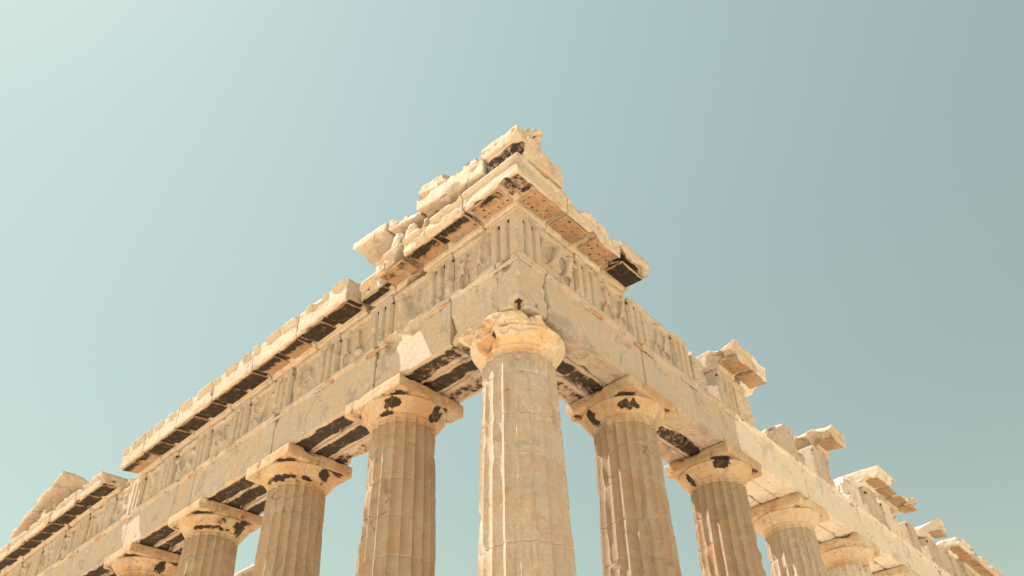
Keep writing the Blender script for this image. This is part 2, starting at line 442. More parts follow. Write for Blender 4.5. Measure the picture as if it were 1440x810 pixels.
NEARA = math.atan2(-6.5, -7.6)             # the side of a column that faces the square before the corner
def build_column(x, y, seed, label, corner=False, vox=.04, mats=None, soot=(), bites=(), soot_ab=.5, hits=(), cuts=(), rust=()):
    m_sh, m_cap = mats or ((M_COL, M_CAPN) if corner else (M_COLB, M_CAP))
    t = thing('column', (x, y, 0), label, 'column', 'columns standing round the temple')
    link_mesh('shaft', shaft_mesh(seed, hits=hits) if not corner else shaft_mesh(seed, .975, .765, hits=hits), m_sh, t, None)
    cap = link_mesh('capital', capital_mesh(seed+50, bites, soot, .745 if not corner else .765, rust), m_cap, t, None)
    bm = bmesh.new()
    h = 1.0
    if corner:
        prof = [(-h, h), (-h, .25)] + [(-.985*math.cos(q), -.985*math.sin(q)) for q in [.1*i for i in range(17)]] + [(.62, -.86), (.86, -.50), (h, .1), (h, h)]
        add_prism_z(bm, lambda o, s, z: (o+x, s+y, z), prof, Z_ABA, Z_TOP-.006)
    else:
        add_box(bm, lambda o, s, z: (o+x, s+y, z), -h, h, -h, h, Z_ABA, Z_TOP-.006)
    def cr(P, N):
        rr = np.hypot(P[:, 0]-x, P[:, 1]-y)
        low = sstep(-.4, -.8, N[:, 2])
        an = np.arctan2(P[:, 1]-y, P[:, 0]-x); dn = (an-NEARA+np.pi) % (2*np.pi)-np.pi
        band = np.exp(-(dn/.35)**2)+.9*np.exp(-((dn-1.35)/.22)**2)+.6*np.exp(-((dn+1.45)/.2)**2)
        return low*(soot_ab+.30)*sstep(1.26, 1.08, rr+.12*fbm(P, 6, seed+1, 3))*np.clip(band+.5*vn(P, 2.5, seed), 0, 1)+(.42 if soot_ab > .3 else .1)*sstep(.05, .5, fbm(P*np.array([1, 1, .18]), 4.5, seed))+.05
    stone('abacus', bm, m_cap, cap, (x, y, 0), vox=vox, chips=9 if not corner else 22, chip=.07 if not corner else .13, wear=.4, rough=.008 if not corner else .016, crust_or_shade=cr, cuts=cuts, lump=.008, facet=0 if not corner else .05, rust=.55)
    return t

WHERE_L = 'along the left facade'
WHERE_R = 'along the right flank'
def near_soot(da, zc, w, h, v=.8): return (NEARA+da, zc, w, h, v)

YL = [AX+3.665+4.298*k for k in range(6)]+[AX+2*3.665+4.298*5]        # left facade axes beyond the corner
XR = [AX+3.751+4.295*k for k in range(9)]       # right flank axes beyond the corner
build_column(AX, AX, 11, 'thick fluted column at the corner of the temple, its capital broken at the front', corner=True, vox=.03,
             soot=((NEARA-.75, 9.78, .10, .08, .7), (NEARA-.55, 9.98, .12, .08, .5)), bites=((NEARA-.75, 9.98, .30, .22, .13), (NEARA-.28, 10.02, .12, .12, .07), (NEARA+.15, 10.03, .35, .08, .06), (NEARA+.62, 9.95, .05, .12, .05)),
             rust=((NEARA-.72, 9.90, .34, .26, .75), (NEARA-1.05, 9.8, .2, .2, .5)),
             soot_ab=-.3, hits=((NEARA+1.1, 8.55, .2, .5, .05),))
for k, y in enumerate(YL):
    so = [((near_soot(-.15, 9.93, .20, .13, .95), near_soot(-.35, 9.75, .3, .05, .6), near_soot(1.15, 9.9, .16, .2, .9)),
           (near_soot(.2, 9.74, .5, .06, .65), near_soot(1.2, 9.9, .16, .2, .9), near_soot(-.4, 9.74, .4, .06, .6)),
           (near_soot(.1, 9.74, .7, .07, .75), near_soot(.5, 9.92, .2, .12, .6), near_soot(1.2, 9.9, .2, .2, .8), near_soot(-.1, 9.95, .12, .1, .5)),
           (near_soot(0, 9.75, .6, .08, .6), near_soot(1.0, 9.9, .2, .2, .8)))[min(k, 3)]][0]
    rj = random.Random(900+k); so = tuple((a+rj.uniform(-.18, .18)*(k > 0), z+rj.uniform(-.03, .05)*(k > 0), w*rj.uniform(.6, 1.4 if k else 1), h*rj.uniform(.7, 1.5 if k else 1), v*(rj.uniform(.45, 1.05) if k else 1)) for a, z, w, h, v in so)
    build_column(AX, y, 21+k, f'fluted column of the left facade, {ORD[k+1]} along from the corner column', vox=.035 if k < 2 else .05,
                 soot=so, cuts=(((AX+1.0, y-1.0, 10.08), (1, -1, -.5), .05),) if k < 3 else ())
    cuts_ = None
for k, x in enumerate(XR):
    so = ((near_soot(.05, 9.90, .22, .12, 1.0), near_soot(-1.1, 9.9, .14, .2, .9)),
          (near_soot(.05, 9.95, .26, .14, 1.0), near_soot(-1.15, 9.9, .1, .2, .9)), (), (), (), ())[min(k, 5)]
    new = k >= 2
    build_column(x, AX, 41+k, f'fluted column of the right flank, {ORD[k+1]} from the corner column' + (', with a pale restored capital' if new and k < 5 else ''),
                 vox=.035 if k < 2 else .05, soot=so, mats=(M_COLB if k < 2 else M_COL if k != 3 else M_NEW, M_CAP if k < 2 else M_CAPN), soot_ab=.5 if k < 2 else .05,
                 cuts=(((x-.93, AX+.93, 10.2), (-1, 1, -.5), .05),) if k < 2 else ())

# ------------------------------------------------------------------ architrave
Z_A0, Z_A1 = 10.43, 11.78
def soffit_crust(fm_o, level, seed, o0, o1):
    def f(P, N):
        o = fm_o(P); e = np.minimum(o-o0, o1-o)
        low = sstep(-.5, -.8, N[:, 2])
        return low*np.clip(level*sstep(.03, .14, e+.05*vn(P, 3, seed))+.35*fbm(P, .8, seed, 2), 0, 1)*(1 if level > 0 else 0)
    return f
oL = lambda P: P[:, 0]
oR = lambda P: P[:, 1]
def regula(fm, s, parent, origin, mat, rng, vox=.02):
    bm = bmesh.new()
    add_box(bm, fm, -.01, .055, s-.42, s+.42, Z_A1-.21, Z_A1-.118)
    for k in range(6):
        if rng.random() < .75:
            sk = s-.42+.07+k*.14; L = rng.choice((.02, .035, .045))
            add_cone(bm, fm(.028, sk, Z_A1-.20), fm(.028, sk, Z_A1-.21-L), .03, .034, 8)
    ob = fm(0, 0, 0)
    stone('regula', bm, mat, parent, origin, vox=vox, chips=5, chip=.03, wear=.4, rough=.006, lump=.004,
          crust_or_shade=lambda P, N: .42*sstep(Z_A1-.19, Z_A1-.23, P[:, 2])*sstep(-.3, .5, vn(P, 3.5, 5))+.05, rust=1.0)
def beam(fm, oo, side, s0, s1, label, trig, levels, mat, vox=.04, chips=14, cuts=(), seed=0, front_crust=None, slabs=3, s0_in=None, s1_in=None):
    rng = random.Random(seed)
    t = thing('architrave_beam', fm(-.88, (s0+s1)/2, Z_A0), label, 'stone beam', 'stone beams lying across the columns')
    og = tuple(t.location)
    g = .012
    bm = bmesh.new()
    add_box(bm, fm, -.585, 0, s0+g, s1-g, Z_A0, Z_A1)
    add_box(bm, fm, -.1, .07, s0+g, s1-g, Z_A1-.118, Z_A1)
    sc = soffit_crust(oo, levels[0], seed, 0, .585)
    def cf(P, N):
        c = sc(P, N)
        if front_crust: c = c+front_crust(P, N)
        return c
    stone('outer_slab', bm, mat, t, og, vox=vox, chips=chips, chip=.07, wear=.3, rough=.005, lump=.006, crust_or_shade=cf, cuts=cuts)
    for nm, a, b, lv in (('middle_slab', .60, 1.175, levels[1]), ('inner_slab', 1.19, 1.77, levels[2])):
        bm = bmesh.new(); q0, q1 = (s0_in if s0_in is not None else s0), (s1_in if s1_in is not None else s1)
        add_box(bm, fm, -b, -a, q0+g, q1-g, Z_A0+rng.uniform(0, .02), Z_A1-.002)
        stone(nm, bm, mat, t, og, vox=max(vox, .045), chips=chips, chip=.09, wear=.6, rough=.008, lump=.01, crust_or_shade=soffit_crust(oo, lv, seed+3, a, b))
    for s in trig: regula(fm, s, t, og, mat, rng, .02 if s < 8 else .03)
    return t

TL = [.4225, 2.47] + [4.60+2.145*k for k in range(11)] + [28.12, 30.17]
# corner stone, then beam by beam
JL = [.61, 2.03, 4.65, 8.92, 13.18, 17.46, 21.75, 26.04, 30.59]
bm = bmesh.new()
add_box(bm, mapL, -.86, .0, .0, .61, Z_A0+.17, Z_A1); add_box(bm, mapL, -.86, -.20, .20, .61, Z_A0+.02, Z_A0+.19)
add_box(bm, mapL, -.26, .0, .26, .61, Z_A0+.02, Z_A0+.19); add_box(bm, mapL, -.86, -.26, .0, .26, Z_A0+.02, Z_A0+.19)
add_box(bm, mapL, -.86, .07, -.07, .61, Z_A1-.118, Z_A1)
t = thing('architrave_cornerstone', (.4, .3, Z_A0), 'yellowish squared stone filling the corner of the beams above the corner capital', 'stone block')
stone('block', bm, M_OLD, t, tuple(t.location), vox=.028, chips=10, chip=.06, wear=.4, rough=.006, lump=.008,
      crust_or_shade=lambda P, N: .8*sstep(.05, .12, np.minimum(P[:, 0], P[:, 1]))*sstep(.3, .2, np.maximum(P[:, 0], P[:, 1]))*sstep(Z_A0+.22, Z_A0+.16, P[:, 2]))  # inside of the notch coloured dark, painted shade of the void
for fm, rr in ((mapL, 1), (mapR, 2)):
    rng = random.Random(rr)
    regula(fm, .42, t, tuple(t.location), M_OLD, rng)
lv = [(.6, .6, .5), (.66, .85, .5), (.95, .95, .5), (1, 1, .7), (1, .9, .8), (1, .9, .8), (1, .9, .8), (1, .9, .8)]
for k in range(8):
    s0, s1 = JL[k], JL[k+1]
    tr = [q for q in TL[1:] if s0 <= q < s1]
    nm = ['short stained beam beside the cornerstone of the left facade'] + [f'long stone beam of the left facade with a sooty underside, {ORD[i]} from the corner' for i in range(1, 8)]
    beam(mapL, oL, 'L', s0, s1, nm[k], tr, lv[k], M_OLD, vox=.032 if k < 2 else .04 if k < 4 else .055, seed=100+k, s0_in=1.8 if k == 0 else None)
JR = [.86, 4.45, 8.95, 13.2, 17.5, 21.8, 26.1, 30.4, 34.7, 39]
lvR = [(.35, .75, .65), (.15, .85, .5), (0, 0, 0), (0, 0, 0)]
TR = [.4225, 2.47, 4.55, 6.62] + [8.75+2.147*k for k in range(14)]
for k in range(9):
    s0, s1 = JR[k], JR[k+1]
    m = M_OLD if k in (0, 1) else M_NEW
    tr = [q for q in TR[1:] if s0 <= q < s1]
    nm = 'tan stone beam' if k < 2 else 'pale restored stone beam'
    beam(mapR, oR, 'R', s0, s1, f'{nm} of the right flank, {ORD[k+1]} from the corner', tr, lvR[min(k, 3)], m, vox=.032 if k < 2 else .045 if k < 4 else .06, seed=120+k, s0_in=.02 if k == 0 else None)

# ------------------------------------------------------------------ frieze
Z_F0, Z_F1 = Z_A1+.004, 13.12
def triglyph(fm, s, label, w=.845, top=None, vox=.028, mat=None, corner=False, depth=.5, cuts=(), chips=7, flip=False):
    t0 = s-w/2; g = w/6
    c = .085
    def prof_side(a, w):
        g = w/6; q = .5*g
        # half glyph, femur, glyph, femur, glyph, femur, half glyph
        return [(-c, a), (0, a+q), (0, a+q+g), (-c-.01, a+q+1.5*g), (0, a+q+2*g), (0, a+q+3*g), (-c-.01, a+q+3.5*g), (0, a+q+4*g), (0, a+q+5*g), (-c, a+w)]
    bm = bmesh.new()
    if corner:
        L = prof_side(0, w); L[0] = (0, 0)
        P = [(-o, s_) for o, s_ in L]            # world x,y on the left face
        R = [(s_, -o) for o, s_ in L]
        prof = R[::-1] + P[1:]
        prof = prof + [(.5, w)] + [(.5, .5), (w, .5)]
        idm = lambda o, s_, z: (o, s_, z)
        add_prism_z(bm, idm, prof, Z_F0, Z_F1-.16)
        add_box(bm, idm, .005, w, .005, w, Z_F1-.17, Z_F1)
        add_box(bm, idm, -.015, w, -.015, w, Z_F1-.05, Z_F1)
    else:
        prof = prof_side(t0, w) + [(-depth, t0+w), (-depth, t0)]
        zt = top if top else Z_F1
        add_prism_z(bm, fm, prof, Z_F0, min(zt, Z_F1-.16))
        if zt >= Z_F1:
            add_box(bm, fm, -depth, -.005, t0, t0+w, Z_F1-.165, Z_F1)
            add_box(bm, fm, -depth, .012, t0, t0+w, Z_F1-.05, Z_F1)
    org = fm(-.25, s, Z_F0)
    def ear_shade(P, N):
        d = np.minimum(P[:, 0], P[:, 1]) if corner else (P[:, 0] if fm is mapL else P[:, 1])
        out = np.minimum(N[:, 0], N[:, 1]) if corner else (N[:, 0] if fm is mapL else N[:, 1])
        return .9*sstep(-.1, -.3, out)*sstep(.035, .06, d)*sstep(.13, .10, d)*sstep(Z_F1-.30, Z_F1-.22, P[:, 2])*sstep(Z_F1-.14, Z_F1-.17, P[:, 2])  # groove tops darkened: shade of the deep undercut painted in
    o = stone('triglyph', bm, mat or M_OLD, None, org, vox=vox, chips=chips, chip=.05, wear=.07, rough=.003, lump=.004, cuts=cuts, crust_or_shade=ear_shade if (top is None and fm is not None) else None)
    return tag(o, label, 'carved block', 'grooved triglyph blocks of the frieze')

def relief(bm, fm, a, b, rng, amount):
    """what is left of a carved fighting pair: battered torsos, thighs, a shield or a horse's body"""
    w = b-a
    for j in range(2):
        s = a+w*(.3+.4*j)+rng.uniform(-.06, .06); zb = Z_F0+.12
        lean = rng.uniform(-.15, .15)
        hip = (-.02, s, zb+.45); che = (-.01, s+lean, zb+.80)
        add_cone(bm, fm(*hip), fm(*che), .10*amount, .13*amount, 10)
        add_ell(bm, fm(*che), (.13*amount,)*3)
        if rng.random() < .55: add_ell(bm, fm(-.01, s+lean*1.3, zb+1.02), (.085*amount,)*3)
        for d in (-1, 1):
            kn = (.0, s+d*rng.uniform(.06, .2), zb+.2); add_cone(bm, fm(*hip), fm(*kn), .085*amount, .06*amount, 8)
            if rng.random() < .7: add_cone(bm, fm(*kn), fm(-.03, kn[1]+rng.uniform(-.12, .05), Z_F0+.02), .06*amount, .04*amount, 8)
        if rng.random() < .7:
            add_cone(bm, fm(*che), fm(0, s+lean+rng.choice((-1, 1))*.28, zb+.8+rng.uniform(-.2, .2)), .06*amount, .045*amount, 8)
    if rng.random() < .5:
        add_ell(bm, fm(-.03, a+w*.5, Z_F0+.5), (.16*amount, .16*amount, .12*amount))
def metope(fm, a, b, label, amount=1.0, top=None, vox=.03, mat=None, seed=0, cuts=(), depth=.45):
    rng = random.Random(seed); bm = bmesh.new()
    zt = top or Z_F1
    add_box(bm, fm, -depth, -.085, a+.006, b-.006, Z_F0, zt)
    if zt >= Z_F1: add_box(bm, fm, -depth, -.03, a+.006, b-.006, Z_F1-.12, Z_F1)
    if amount > 0: relief(bm, fm, a, b, rng, amount)
    o = stone('metope_panel', bm, mat or M_OLD, None, fm(-.2, (a+b)/2, Z_F0), vox=vox, chips=6, chip=.06, wear=.5, rough=.007, lump=.008, cuts=cuts, facet=.012)
    return tag(o, label, 'relief panel', 'square relief panels between the triglyphs')

triglyph(mapL, .4225, 'grooved triglyph block wrapping round the corner of the frieze', corner=True, vox=.019)
for k, s in enumerate(TL[1:]):
    triglyph(mapL, s, f'grooved triglyph block of the left frieze, {ORD[k+1]} beyond the corner one', vox=.020 if k < 3 else .028 if k < 6 else .045)
for k in range(len(TL)-1):
    a, b = TL[k]+.4225, TL[k+1]-.4225
    metope(mapL, a, b, f'weathered relief panel of the left frieze, {ORD[k+1]} from the corner', amount=(.5, .2, .45, .2, .4, .25, .4, .25)[k % 8], vox=.026 if k < 3 else .035 if k < 6 else .055, seed=200+k)
for k, (s, tp) in enumerate(((2.47, None), (4.55, None), (6.55, None))):
    triglyph(mapR, s, f'grooved triglyph block of the right frieze, {ORD[k+1]} beyond the corner one', vox=.020,
             cuts=() if k < 2 else (((6.7, 0, 13.10), (.18, 0, 1), .04),))
metope(mapR, .845, 2.045, 'relief panel with a battered figure beside the corner triglyph on the right flank', 1.0, seed=231, vox=.025)
metope(mapR, 2.895, 4.125, 'worn flat panel under the end of the corner cornice on the right flank', .5, seed=232, vox=.03)
metope(mapR, 4.975, 6.125, 'cracked panel with a sloping broken top, open to the sky on the right flank', .4, seed=233, vox=.03,
       cuts=(((5.0, 0, 13.12), (.05, 0, 1), .04),))

def ruin(fm, prof_top, s0, s1, label, mat=None, vox=.04, depth=.55, front=0, chips=12, cuts=(), name='frieze_block', chip=.10, wear=.7):
    bm = bmesh.new(); n = len(prof_top)
    pr = [(s0, Z_F0)] + [(s, z) for s, z in prof_top] + [(s1, Z_F0)]
    pr = [(s, z) for s, z in pr]
    a = [bm.verts.new(fm(front, s, z)) for s, z in pr]; b = [bm.verts.new(fm(-depth, s, z)) for s, z in pr]
    bm.faces.new(a); bm.faces.new(b[::-1])
    for i in range(len(pr)): bm.faces.new((a[i], b[i], b[(i+1) % len(pr)], a[(i+1) % len(pr)]))
    o = stone(name, bm, mat or M_OLD, None, fm(-.25, (s0+s1)/2, Z_F0), vox=vox, chips=chips, chip=chip, wear=wear*.5, rough=.012, lump=.015, cuts=cuts, facet=.05)
    return tag(o, label, 'stone block', 'broken blocks left standing on the right flank')
ruin(mapR, [(7.03, 13.04), (7.44, 12.95), (7.72, 12.74)], 7.03, 7.82, 'low broken grooved lump next to the first lone cornice slab on the right flank')
triglyph(mapR, 8.95, 'brown triglyph standing alone under the first lone cornice slab on the right flank', vox=.035, depth=.62)
ruin(mapR, [(9.39, 13.12), (10.2, 13.12), (10.28, 12.46)], 9.39, 10.3, 'smooth pale block under the outer end of the first lone cornice slab', mat=M_CORN, chip=.06, wear=.4)
ruin(mapR, [(11.39, 12.22), (11.58, 12.41), (12.06, 12.67), (12.63, 13.03), (13.1, 13.07), (13.57, 12.46)], 11.2, 13.71, 'rough peaked lump of marble before the second lone cornice slab', chip=.16, depth=.7)
triglyph(mapR, 15.2, 'brown triglyph standing alone under the second lone cornice slab on the right flank', vox=.045, depth=.7)
ruin(mapR, [(15.64, 13.12), (15.95, 13.12)], 15.64, 16.0, 'narrow pale block beside the triglyph under the second lone cornice slab')
ruin(mapR, [(17.15, 12.55), (17.62, 13.03), (18.37, 13.12)], 16.96, 18.42, 'rough sunlit lump of marble before the wide third cornice group', mat=M_NEW, chip=.16)
for k, (a, b) in enumerate(((19.2, 20.05), (20.85, 21.7), (23.6, 24.45), (26.0, 26.85))):
    triglyph(mapR, (a+b)/2, ['brown triglyph under the near end of the third cornice group', 'pale triglyph under the far end of the third cornice group',
                            'rough triglyph between the third and fourth cornice slabs', 'triglyph under the fourth lone cornice slab'][k], vox=.055, depth=.7, mat=M_NEW if k == 1 else M_OLD)
ruin(mapR, [(20.06, 13.12), (20.84, 13.12)], 20.06, 20.84, 'recessed panel between the two triglyphs of the third cornice group', front=-.1, vox=.06)
ruin(mapR, [(21.72, 13.12), (22.6, 13.12)], 21.72, 22.6, 'pale panel at the far end of the third cornice group', front=-.08, vox=.06, mat=M_NEW)
ruin(mapR, [(26.87, 13.12), (27.15, 13.12)], 26.87, 27.15, 'panel below the far half of the fourth lone cornice slab', front=-.08, vox=.06)
for k in range(5):
    s = 27.4+2.05*k
    triglyph(mapR, s, f'small far triglyph under the long far cornice run, {ORD[k+1]} of five', vox=.07, depth=.7)
    ruin(mapR, [(s+.43, 13.12), (s+1.62, 13.12)], s+.43, s+1.62, f'small far panel under the long far cornice run, {ORD[k+1]} of five', front=-.08, vox=.08, chips=4)
# backing wall of the left frieze
# ------------------------------------------------------------------ cornice
ZC = Z_F1+.006
def corona_prof(proj=.68, back=-.95, crown=.0):
    return [(back, ZC), (.02, ZC), (.045, ZC+.05), (.045, ZC+.17), (proj-.09, ZC+.105), (proj-.085, ZC+.04), (proj, ZC+.04), (proj, ZC+.42), (proj+.045, ZC+.455), (proj+.045, ZC+.56+crown), (back, ZC+.59+crown)]
def mutule(fm, s, parent, origin, soot, holes, seed, proj=.68, w=.845, vox=None, mat=None):
    """hanging slab with three rows of six peg holes, built as a fine sheet with a rim and sides"""
    nx, ny = 46, 30
    o0, o1 = .07, proj-.10
    oo = np.linspace(o0, o1, ny); ss = np.linspace(s-w/2, s+w/2, nx)
    O, S = np.meshgrid(oo, ss, indexing='ij')
    def zs(O): return ZC+.17+(O-.045)/(proj-.135)*(-.065)
    Zb = zs(O)-.052
    Wp = np.stack([O, S, Zb*0+seed], -1).reshape(-1, 3)
    n = fbm(Wp, 6, seed, 3).reshape(O.shape); nl = fbm(Wp, 2, seed+2, 2).reshape(O.shape)
    Zb = Zb+.010*n
    dist = np.full(O.shape, 9.)
    for i in range(3):
        for j in range(6):
            co, cs = o0+(o1-o0)*(i+.5)/3, s-w/2+w*(j+.5)/6
            if np.sin(seed*12.9+i*7.3+j*3.1) > -.55: dist = np.minimum(dist, np.hypot(O-co, S-cs)+.008*np.sin(seed+i*3+j*5))
    Zb = Zb+holes*.035*sstep(.032, .020, dist)
    e = np.minimum(np.minimum(O-o0, o1-O), np.minimum(S-(s-w/2), s+w/2-S))
    Zb = Zb+.012*np.exp(-(e/.012)**2)+.02*np.clip(nl-.2, 0, 1)
    V = [fm(o, q, z) for o, q, z in zip(O.ravel(), S.ravel(), Zb.ravel())]
    idx = np.arange(nx*ny).reshape(ny, nx)
    F = np.stack([idx[:-1, :-1], idx[:-1, 1:], idx[1:, 1:], idx[1:, :-1]], -1).reshape(-1, 4).tolist()
    ring = list(idx[0, :])+list(idx[1:, -1])+list(idx[-1, -2::-1])+list(idx[-2:0:-1, 0])
    top0 = len(V)
    for i in ring:
        o, q = O.ravel()[i], S.ravel()[i]; V.append(fm(o, q, zs(o)+.02))
    m = len(ring)
    for i in range(m): F.append([ring[i], ring[(i+1) % m], top0+(i+1) % m, top0+i])
    F.append([top0+i for i in range(m)])
    og = np.array(origin)
    me = bpy.data.meshes.new('mutule'); me.from_pydata((np.array(V)-og).tolist(), [], F)
    b = bmesh.new(); b.from_mesh(me); bmesh.ops.recalc_face_normals(b, faces=b.faces); b.to_mesh(me); b.free()
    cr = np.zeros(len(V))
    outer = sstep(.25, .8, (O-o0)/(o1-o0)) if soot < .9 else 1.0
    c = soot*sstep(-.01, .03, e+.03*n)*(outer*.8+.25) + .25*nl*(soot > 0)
    c = np.maximum(c, holes*.62*sstep(.038, .022, dist))  # peg holes get a darker colour
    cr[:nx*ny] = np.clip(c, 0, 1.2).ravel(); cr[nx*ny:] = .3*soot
    set_attr(me, 'crust_or_shade', cr); set_attr(me, 'drum', np.zeros(len(V)))
    return link_mesh('mutule', me, mat or M_SOFF, parent, origin)

def cornice(fm, s0, s1, label, muts, soot=1.0, holes=0.0, vox=.035, proj=.68, crown=0, mat=None, seed=0, chips=14, cuts=(), ruin_=.09, back=-.95):
    t = thing('cornice_block', fm(0, (s0+s1)/2, ZC), label, 'cornice block', 'projecting cornice blocks')
    og = tuple(t.location)
    bm = bmesh.new(); pf = corona_prof(proj, back, crown)
    if crown > .1:
        pf = pf[:7]+[(proj, ZC+.57+crown), (back, ZC+.59+crown)]
        rq = random.Random(seed); q = s0+rq.uniform(.02, .2)
        while q < s1-.2:
            e = min(s1-.01, q+rq.uniform(.35, .95)); zt = ZC+.575+crown+rq.uniform(-.01, .012); h = rq.uniform(.18, .30)
            add_prism_s(bm, fm, [(proj-.1, zt-h), (proj-.002, zt-h), (proj+.31*h, zt), (proj-.1, zt)], q, e); q = e+rq.uniform(.08, .35)
    add_prism_s(bm, fm, pf, s0+.008, s1-.008)
    ow = (lambda P: -P[:, 0]) if fm is mapL else (lambda P: -P[:, 1])
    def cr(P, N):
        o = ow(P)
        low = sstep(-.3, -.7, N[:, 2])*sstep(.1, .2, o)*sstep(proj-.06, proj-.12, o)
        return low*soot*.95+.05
    stone('corona', bm, mat or M_CORN, t, og, vox=vox, chips=chips, chip=ruin_, wear=.25, rough=.008, lump=.006, crust_or_shade=cr, cuts=cuts, facet=.018 if fm is mapL else .03)
    for i, s in enumerate(muts):
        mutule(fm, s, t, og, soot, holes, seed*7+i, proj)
    return t
# corner: one L-shaped block
t = thing('cornice_block', (0, 0, ZC), 'large cornice block turning the corner at the top of the temple', 'cornice block', 'projecting cornice blocks')
bm = bmesh.new()
pr = corona_prof(.68, -.95, .0)
V0 = [bm.verts.new((-o, 0.98-.008, z)) for o, z in pr]
V1 = [bm.verts.new((-o, -o, z)) for o, z in pr]
V2 = [bm.verts.new((0.98-.008, -o, z)) for o, z in pr]
n = len(pr)
for A_, B_ in ((V0, V1), (V1, V2)):
    for i in range(n): bm.faces.new((A_[i], A_[(i+1) % n], B_[(i+1) % n], B_[i]))
bm.faces.new(V0); bm.faces.new(V2[::-1])
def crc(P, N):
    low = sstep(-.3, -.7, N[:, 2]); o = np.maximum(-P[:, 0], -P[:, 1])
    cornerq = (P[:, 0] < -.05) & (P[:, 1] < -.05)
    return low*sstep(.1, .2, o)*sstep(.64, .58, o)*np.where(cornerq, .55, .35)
stone('corona', bm, M_CORN, t, (0, 0, ZC), vox=.026, chips=12, chip=.05, wear=.45, rough=.010, lump=.012, crust_or_shade=crc)
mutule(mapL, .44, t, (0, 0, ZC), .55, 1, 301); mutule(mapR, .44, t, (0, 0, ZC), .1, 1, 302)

G = 'left facade'
cornice(mapL, .98, 3.0, 'cornice block beside the corner one on the left facade, its lower edge dark and chipped', (1.46, 2.49), soot=.8, holes=.8, vox=.028, seed=41)
cornice(mapL, 3.0, 4.02, 'cornice block at the broken end of the left corner group, brown underneath', (3.55,), soot=.45, vox=.028, seed=42, chips=18)
cornice(mapL, 4.02, 5.15, 'short set-back cornice stub with a black underside in the gap of the left facade', (4.6,), soot=1.1, vox=.03, seed=43, proj=.42, chips=18, ruin_=.12,
        cuts=(((0, 5.1, 13.6), (0, .35, 1), .05),))
LM = 1.0725
edges = [5.17]
while edges[-1] < 17.0: edges.append(edges[-1]+2*LM)
edges[-1] = 17.55
for k in range(len(edges)-1):
    a, b = edges[k], edges[k+1]; w = (b-a)/2
    cornice(mapL, a, b, f'sooty cornice block of the left facade, {ORD[k+1]} in the long middle run', (a+w*.5, a+w*1.5), soot=(1.1, .8, 1.05, .95, 1.1, .75)[k % 6],
            vox=.035 if k < 3 else .045, seed=50+k, crown=.20, chips=9, ruin_=.05)
cornice(mapL, 17.6, 18.95, 'sunlit broken cornice stub in the far gap of the left facade', (), soot=0, vox=.05, seed=70, proj=.30, chips=20, ruin_=.2,
        cuts=(((0, 18.3, 13.42), (-.5, -.1, 1), .1),), mat=M_NEW)
ed = [18.97+2.145*k for k in range(6)]; ed[-1] = 31.2
for k in range(5):
    a, b = ed[k], ed[k+1]; w = (b-a)/2
    cornice(mapL, a, b, f'sooty cornice block of the left facade, {ORD[k+1]} in the far run', (a+w*.5, a+w*1.5), soot=1.0, vox=.06, seed=80+k, chips=14, ruin_=.09)
cornice(mapR, .98, 3.0, 'right flank cornice block beside the corner one, rows of peg holes underneath', (1.46, 2.49), soot=.05, holes=1, vox=.028, seed=44, crown=.02)
cornice(mapR, 3.0, 4.2, 'chipped cornice block ending the right corner group, with a black hole underneath', (3.58,), soot=1.2, vox=.028, seed=45, chips=24, ruin_=.13, crown=.08)
cornice(mapR, 8.36, 9.51, 'first lone cornice slab on the right flank, its near half', (8.92,), soot=0, holes=.6, vox=.035, seed=46, back=-.8, mat=M_CORN, chips=14)
cornice(mapR, 9.51, 10.61, 'first lone cornice slab on the right flank, its far half', (10.01,), soot=0, holes=.3, vox=.035, seed=47, back=-.8, mat=M_NEW, chips=18, ruin_=.12)
cornice(mapR, 14.79, 16.16, 'second lone cornice slab on the right flank', (15.45,), soot=0, holes=.4, vox=.045, seed=48, back=-.9, chips=18, ruin_=.14)
cornice(mapR, 19.02, 21.18, 'near slab of the third cornice group on the right flank', (19.59, 20.62,), soot=0, vox=.055, seed=49, back=-1.2, chips=18, ruin_=.16, mat=M_NEW)
cornice(mapR, 21.2, 23.34, 'far battered slab of the third cornice group on the right flank', (21.74, 22.77,), soot=.2, vox=.055, seed=55, back=-.9, chips=20, ruin_=.22)
cornice(mapR, 25.85, 27.19, 'fourth lone cornice slab on the right flank, sunlit at its near end', (26.5,), soot=0, vox=.06, seed=56, back=-1.2, mat=M_NEW, chips=16, ruin_=.18)
for k in range(4):
    a = 28.5+2.1*k
    cornice(mapR, a, a+2.1, f'cornice block of the right flank, {ORD[k+1]} in the long far run', (a+.54, a+1.61), soot=.3, vox=.07, seed=57+k, mat=M_NEW if k == 0 else M_CORN, chips=14, ruin_=.16)

# ------------------------------------------------------------------ what is left of the pediment
def rake_block(s0, s1, o0, o1, zb, zt, label, vox=.035, mat=None, chips=14, chip=.08, name='pediment_block', cuts=(), crust_or_shade=None, zb2=None, zt2=None, cat='stone block'):
    """block with sloping top and bottom, z at s0 and at s1"""
    bm = bmesh.new()
    zb2 = zb if zb2 is None else zb2; zt2 = zt if zt2 is None else zt2
    add_hex(bm, mapL, [(o0, s0, zb), (o1, s0, zb), (o1, s1, zb2), (o0, s1, zb2), (o0, s0, zt), (o1, s0, zt), (o1, s1, zt2), (o0, s1, zt2)])
    o = stone(name, bm, mat or M_CORN, None, mapL((o0+o1)/2, (s0+s1)/2, min(zb, zb2)), vox=vox, chips=chips, chip=chip, wear=.12, rough=.006, lump=.004, cuts=cuts, crust_or_shade=crust_or_shade, facet=.034)
    return tag(o, label, cat, 'stones left of the pediment')
ZG = ZC+.585
